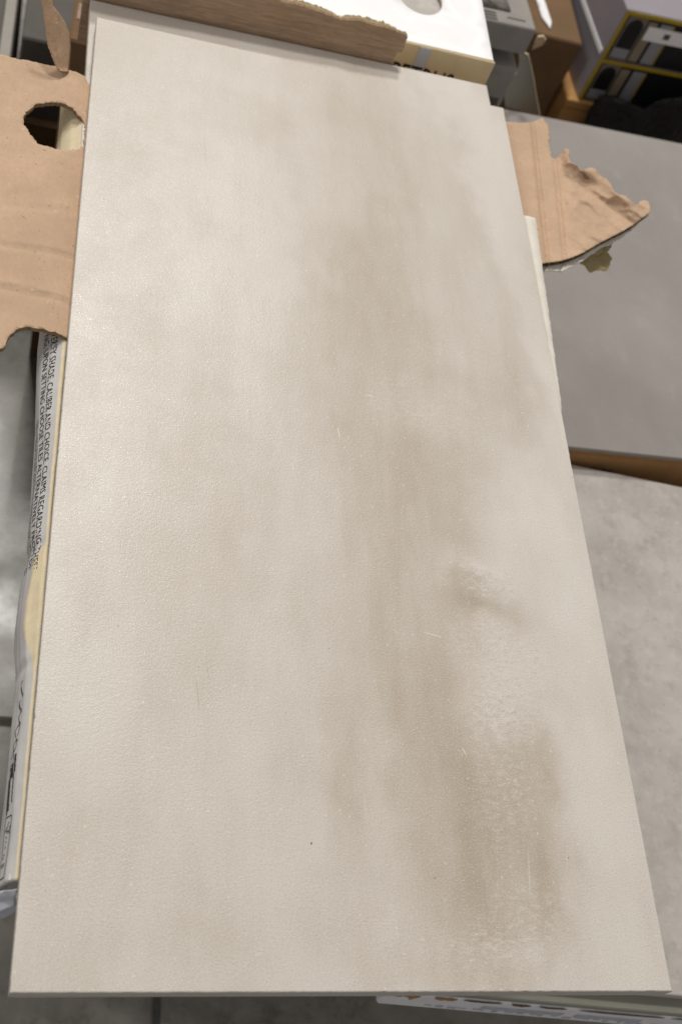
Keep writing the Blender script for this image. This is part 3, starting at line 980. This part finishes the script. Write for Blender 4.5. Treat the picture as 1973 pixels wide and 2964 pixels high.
hs = (ZM - .045 - FZ)/2
for i in range(2):
    c = box('support_carton', .36, .72, .14, .45, FZ + hs*i, FZ + hs*(i + 1) - .0004, M['plinth_white'], None, .002)
    tag(c, 'plain white carton in the pile that carries the mottled concrete-look tile', 'carton', 'cartons under the concrete-look tile')

# ------------------------------------------------------------------ right: plain grey tile on a brown carton
ZG = -.222
ga, gb, gc = at(1655, 1299, ZG), at(1973, 1332, ZG), at(1480, 318, ZG)
ang2 = math.atan2(gb.y - ga.y, gb.x - ga.x) 
gk = empty('brown_carton', (ga.x - .10, ga.y - .10*math.tan(ang2), ZG - .060), ang2)
tag(gk, 'brown printed carton under the plain dark grey tile', 'carton')
box('body', 0, .56, .001, .445, 0, .0525, M['brown_board'], gk, .0015)
box('tray_edge', .0005, .5595, .0015, .4445, .0526, .0550, M['brown_board'], gk, .001)
rng = random.Random(23)
for (x0, x1, z0, z1) in ((.100, .152, .024, .035), (.128, .188, .011, .018)):     # lettering too blurred to read in the photograph: dark smudged print
    x = x0
    while x < x1:
        wd_ = rng.uniform(.0015, .0035)
        box('smudged_print', x, x + wd_, .0004, .0009, z0 + rng.uniform(0, .002), z1 - rng.uniform(0, .002), M['ink_soft'], gk)
        x += wd_ + rng.uniform(.0005, .0015)
gt = tile('plain_grey_tile', (.558, .442), .0048, M['grey_tile'], M['grey_carton'], .0008)
gt.location = gk.location + Matrix.Rotation(ang2, 3, 'Z') @ Vector((.001, .002, .0600))
gt.rotation_euler = (0, 0, ang2)
tag(gt, 'plain smooth dark grey tile on the brown carton below the ragged flap', 'tile')
tag(box('support_carton', .36, .86, .50, .90, FZ, ZG - .0604, M['plinth_white'], None, .002), 'large plain carton under the brown carton of the grey tile', 'carton')

# ------------------------------------------------------------------ far right: kraft carton, printed cartons, black film
ZK = -.300
ka = at(1660, 283, ZK)
kc = empty('kraft_carton', (ka.x - .008, ka.y - .004, FZ), math.radians(2))
tag(kc, 'tall kraft carton with bright tan rim carrying the black and yellow printed cartons', 'carton')
box('body', 0, .36, 0, .60, 0, ZK - FZ - .0125, M['kraft_tan'], kc, .002)
box('rim', -.0006, .3606, -.0006, .6006, ZK - FZ - .012, ZK - FZ - .0004, M['kraft_tan'], kc, .0012)
def photo_carton(z, dx, dy, label, hgt):
    r = empty('printed_carton', (ka.x + dx, ka.y + dy, z), math.radians(4))
    tag(r, label, 'carton', 'printed cartons piled on the kraft carton')
    W, D = .32, .50
    box('body', 0, W, 0, D, 0, hgt, M['violet_white'], r, .001)
    f = box('front_print', .0010, W - .001, -.0012, -.0002, .001, hgt - .001, M['black_print'], r)
    e = -.0016
    box('yellow_edge', .0, .0045, e - .0004, -.0013, .0006, hgt - .0006, M['yellow'], r)
    box('yellow_edge', .0048, W, e - .0004, -.0013, hgt - .0055, hgt - .0006, M['yellow'], r)
    # picture: grey ground, black arch, pale block, stone and grey bands
    box('picture_ground', .007, .032, e, -.0013, .002, hgt - .0065, M['dark_ground'], r)
    m = 18
    pts = [(.0090, .012), (.0300, .012)] + [(.0195 + .0105*math.cos(a*math.pi/m), hgt - .022 + .013*math.sin(a*math.pi/m)) for a in range(m + 1)]
    b = bmesh.new()
    vsf = [b.verts.new((x, e - .0004, zz)) for x, zz in pts]; vsb = [b.verts.new((x, e - .0001, zz)) for x, zz in pts]
    b.faces.new(vsf); b.faces.new(vsb[::-1])
    for i in range(len(pts)): b.faces.new((vsf[i], vsf[(i + 1) % len(pts)], vsb[(i + 1) % len(pts)], vsb[i]))
    link('arch_print', bm_mesh('arch_print', b), M['black_print'], r)
    box('pale_block', .0085, .0290, e - .0009, e - .0005, .005, .0175, M['grey_print'], r)
    box('stone_band', .034, .046, e, -.0013, .003, hgt - .009, M['stone_print'], r)
    box('dark_band', .046, .050, e, -.0013, .003, hgt*.6, M['black_print'], r)
    box('grey_band', .0505, .066, e, -.0013, .003, hgt - .009, M['grey_print'], r)
    box('yellow_edge', .0665, .0685, e, -.0013, .003, hgt - .009, M['yellow'], r)
    return r
p1 = photo_carton(ZK, .006, .003, 'lower black and yellow printed carton standing straight on the kraft carton', .060)
p2 = photo_carton(ZK + .0603, .006, .003, 'upper black and yellow printed carton with white label, lying on its twin', .066)
box('label', .036, .095, -.0030, -.0022, .034, .052, M['white_top'], p2)
box('label_mark', .060, .068, -.0034, -.0031, .040, .047, M['ink_soft'], p2)
box('lit_seam', -.0012, -.0002, .004, .16, .001, .007, M['white_top'], p2)  # white strip painting the brightly lit seam between the two cartons
# black film, widened to fill in the dark shaded gap below the cartons
b = bmesh.new()
bmesh.ops.create_grid(b, x_segments=40, y_segments=24, size=.5)
fo_ = at(1700, 345, -.42)
for v in b.verts:
    x = v.co.x + .5; t = v.co.y + .5
    X = x*.42
    zt = .326 + .022*sstep(.055, .10, X) + .016*sstep(.15, .2, X)
    v.co = Vector((X, -.042*(1 - t)**2 + .010*noise.noise(Vector((X*30, t*7, 1))) + .006*noise.noise(Vector((X*75 + t*9, t*16, 7))), .002 + zt*t + .006*noise.noise(Vector((X*40, 2, 4)))*t))
me = bm_mesh('film_and_dark_gap', b, True)
fb_ = link('film_and_dark_gap', me, M['film'])
fb_.location = (ka.x + .017, ka.y - .026, FZ)
mo = fb_.modifiers.new('thickness', 'SOLIDIFY'); mo.thickness = .004
tag(fb_, 'crinkled glossy black plastic film, also standing in for the dark shaded gap before the printed cartons', 'plastic film')

# ------------------------------------------------------------------ grey cartons and the sage board, behind the white carton
g1a = at(1556, 100, -.12); g1b = at(1556, 47, -.12)
u1 = empty('grey_carton', (g1a.x - .14, g1a.y, -.150), math.radians(3))
tag(u1, 'grey carton with dark printed panel beside the white carton, under crumpled clear wrap', 'carton')
box('body', 0, .14, 0, .26, 0, .030, M['grey_carton'], u1, .0012)
for q in range(3): box('print_bar', .070, .098, .003 + q*.005, .0055 + q*.005, .0301, .0305, M['grey_carton_dark'], u1)
box('print_bar', .110, .130, .010, .0115, .0301, .0305, M['grey_carton_dark'], u1)
b = bmesh.new()
bmesh.ops.create_grid(b, x_segments=34, y_segments=30, size=.5)
for v in b.verts:
    X, Y = (v.co.x + .5)*.112, (v.co.y + .5)*.19
    ed = min(1, 8*min(v.co.x + .5, .5 - v.co.x, v.co.y + .5, .5 - v.co.y))
    v.co = Vector((X, Y, .004 + ed*(.012 + .010*noise.noise(Vector((X*40, Y*40, 2))) + .004*noise.noise(Vector((X*130, Y*130, 2))))))
cw = link('clear_wrap', bm_mesh('clear_wrap', b, True), M['wrap'])
cw.location = (g1a.x - .138, g1b.y - .010, -.1225); cw.rotation_euler = (0, 0, math.radians(3))
mo = cw.modifiers.new('thickness', 'SOLIDIFY'); mo.thickness = .002
tag(cw, 'crumpled clear plastic wrap lying on the grey carton', 'plastic wrap')
lc = at(1500, 200, -.164)
l1 = empty('grey_carton', (lc.x - .115, lc.y - .006, -.33), math.radians(3))
tag(l1, 'lower grey carton with pale printed patches beneath the other grey carton', 'carton')
box('body', 0, .115, 0, .27, 0, .166, M['grey_carton'], l1, .0015)
for (x0, x1, z0, z1, m_) in ((.04, .062, .13, .160, 'grey_carton_dark'), (.066, .10, .138, .156, 'sage'), (.052, .108, .098, .106, 'sage'), (.03, .11, .060, .070, 'sage'), (.052, .11, .110, .128, 'grey_carton_dark')):
    box('print_block', x0, x1, -.0007, -.0001, z0, z1, M[m_], l1)
tag(box('support_carton', lc.x - .11, lc.x - .01, lc.y + .012, lc.y + .23, FZ, -.3304, M['plinth_white'], None, .002), 'plain carton under the two grey cartons', 'carton')
# sage leaf-shaped board, bent, standing on the far edge of the grey tile
sg_px = [(1500, 145), (1516, 152), (1528, 158), (1536, 190), (1545, 235), (1552, 280), (1562, 336), (1530, 326), (1500, 318), (1463, 309), (1459, 285), (1462, 262), (1476, 238), (1495, 208), (1502, 180)]
def sg_xf(q):
    u, v = q.x*1e4, q.y*1e4
    p = at_y(u, v, .935 + .02*(u - 1460)/100 + .012*math.sin((u - 1460)/100*math.pi))
    return p + Vector((.2, .9, .1))*(-q.z)
so = sheet('bent_board', resample([(u/1e4, v/1e4) for u, v in sg_px], .0005), [], .0010, lambda x, y: .0, .0022, [M['sage'], M['sage'], M['cream']], None, sg_xf)
tag(so, 'bent sage grey leaf-shaped cardboard piece standing at the far edge of the grey tile', 'cardboard')
# small pink torn corner and white slip on the kraft carton side
pk = [(1540, 143), (1548, 120), (1556, 106), (1572, 104), (1580, 116), (1570, 130)]
def pk_xf(q):
    return at_y(q.x*1e4, q.y*1e4, .965) + Vector((0, 1, .2))*(-q.z)
po = sheet('torn_corner_piece', resample([(u/1e4, v/1e4) for u, v in pk], .0004), [], .001, lambda x, y: 0, .002, [M['kraft'], M['kraft'], M['cream']], None, pk_xf)
tag(po, 'small pinkish torn cardboard corner sticking out beside the grey carton', 'cardboard')
wsl = [(1550, -10), (1572, -10), (1596, 62), (1592, 80), (1568, 48)]
def wl_xf(q):
    p = at(q.x*1e4, q.y*1e4, -.24)
    return p + Vector((0, 0, 1))*q.z
po = sheet('paper_slip', resample([(u/1e4, v/1e4) for u, v in wsl], .0006), [], .001, lambda x, y: 0, .0015, [M['white_top']]*3, None, wl_xf)
tag(po, 'narrow white paper slip against the brown carton near the clear wrap', 'paper')
bx = at(1562, 60, -.245)
tag(box('brown_bin_carton', bx.x - .07, ka.x - .012, bx.y - .03, bx.y + .5, FZ, -.2425, M['brown_kraft'], None, .002), 'dark brown carton between the grey cartons and the tall kraft carton', 'carton')

# ------------------------------------------------------------------ far left: steel rails, dull cartons
ra, rb = at(34, 0, -.33), at(14, 152, -.33)
rl = empty('steel_rail', (ra.x, ra.y, -.40), 0)
tag(rl, 'long grey steel rail with a bright lip beside the kraft flap', 'rail')
aR = math.atan2(rb.y - ra.y, rb.x - ra.x) - math.pi/2
rl.rotation_euler = (0, 0, aR)
box('bright_lip', -.006, .006, -.22, .8, .062, .070, M['steel'], rl, .001)
box('web', .0062, .030, -.22, .8, .030, .056, M['steel_dark'], rl, .001)
box('flange', .0302, .046, -.22, .8, .020, .050, M['steel_dark'], rl, .001)
box('foot', -.006, .046, -.22, .8, -.20, .0198, M['steel_dark'], rl, .001)
da = at(80, 105, -.30)
dc = box('dull_carton', da.x - .006, da.x + .085, da.y - .002, da.y + .35, FZ, -.30, M['grey_carton_dark'], None, .002)
tag(dc, 'dull grey carton between the steel rail and the curled corner flap', 'carton')
db = at(70, 165, -.40)
dd = box('dull_carton', db.x - .004, db.x + .075, db.y + .018, da.y - .012, FZ, -.40, M['brown_kraft'], None, .002)
tag(dd, 'low dark brown carton in the gap behind the hand-hole flap', 'carton')
pc = at(182, 130, -.16)
pb = empty('faded_carton', (pc.x + .004, pc.y + .01, FZ), math.radians(-2))
tag(pb, 'brown carton with faded pink panels behind the curled corner flap', 'carton')
box('body', 0, .075, 0, .22, 0, -.16 - FZ, M['brown_kraft'], pb, .002)
for (x0, x1, y0, y1) in ((.004, .030, .030, .052), (.006, .034, .060, .090), (.036, .060, .045, .085)):
    box('faded_panel', x0, x1, y0, y1, -.16 - FZ + .0001, -.16 - FZ + .0006, M['pinkish'], pb)
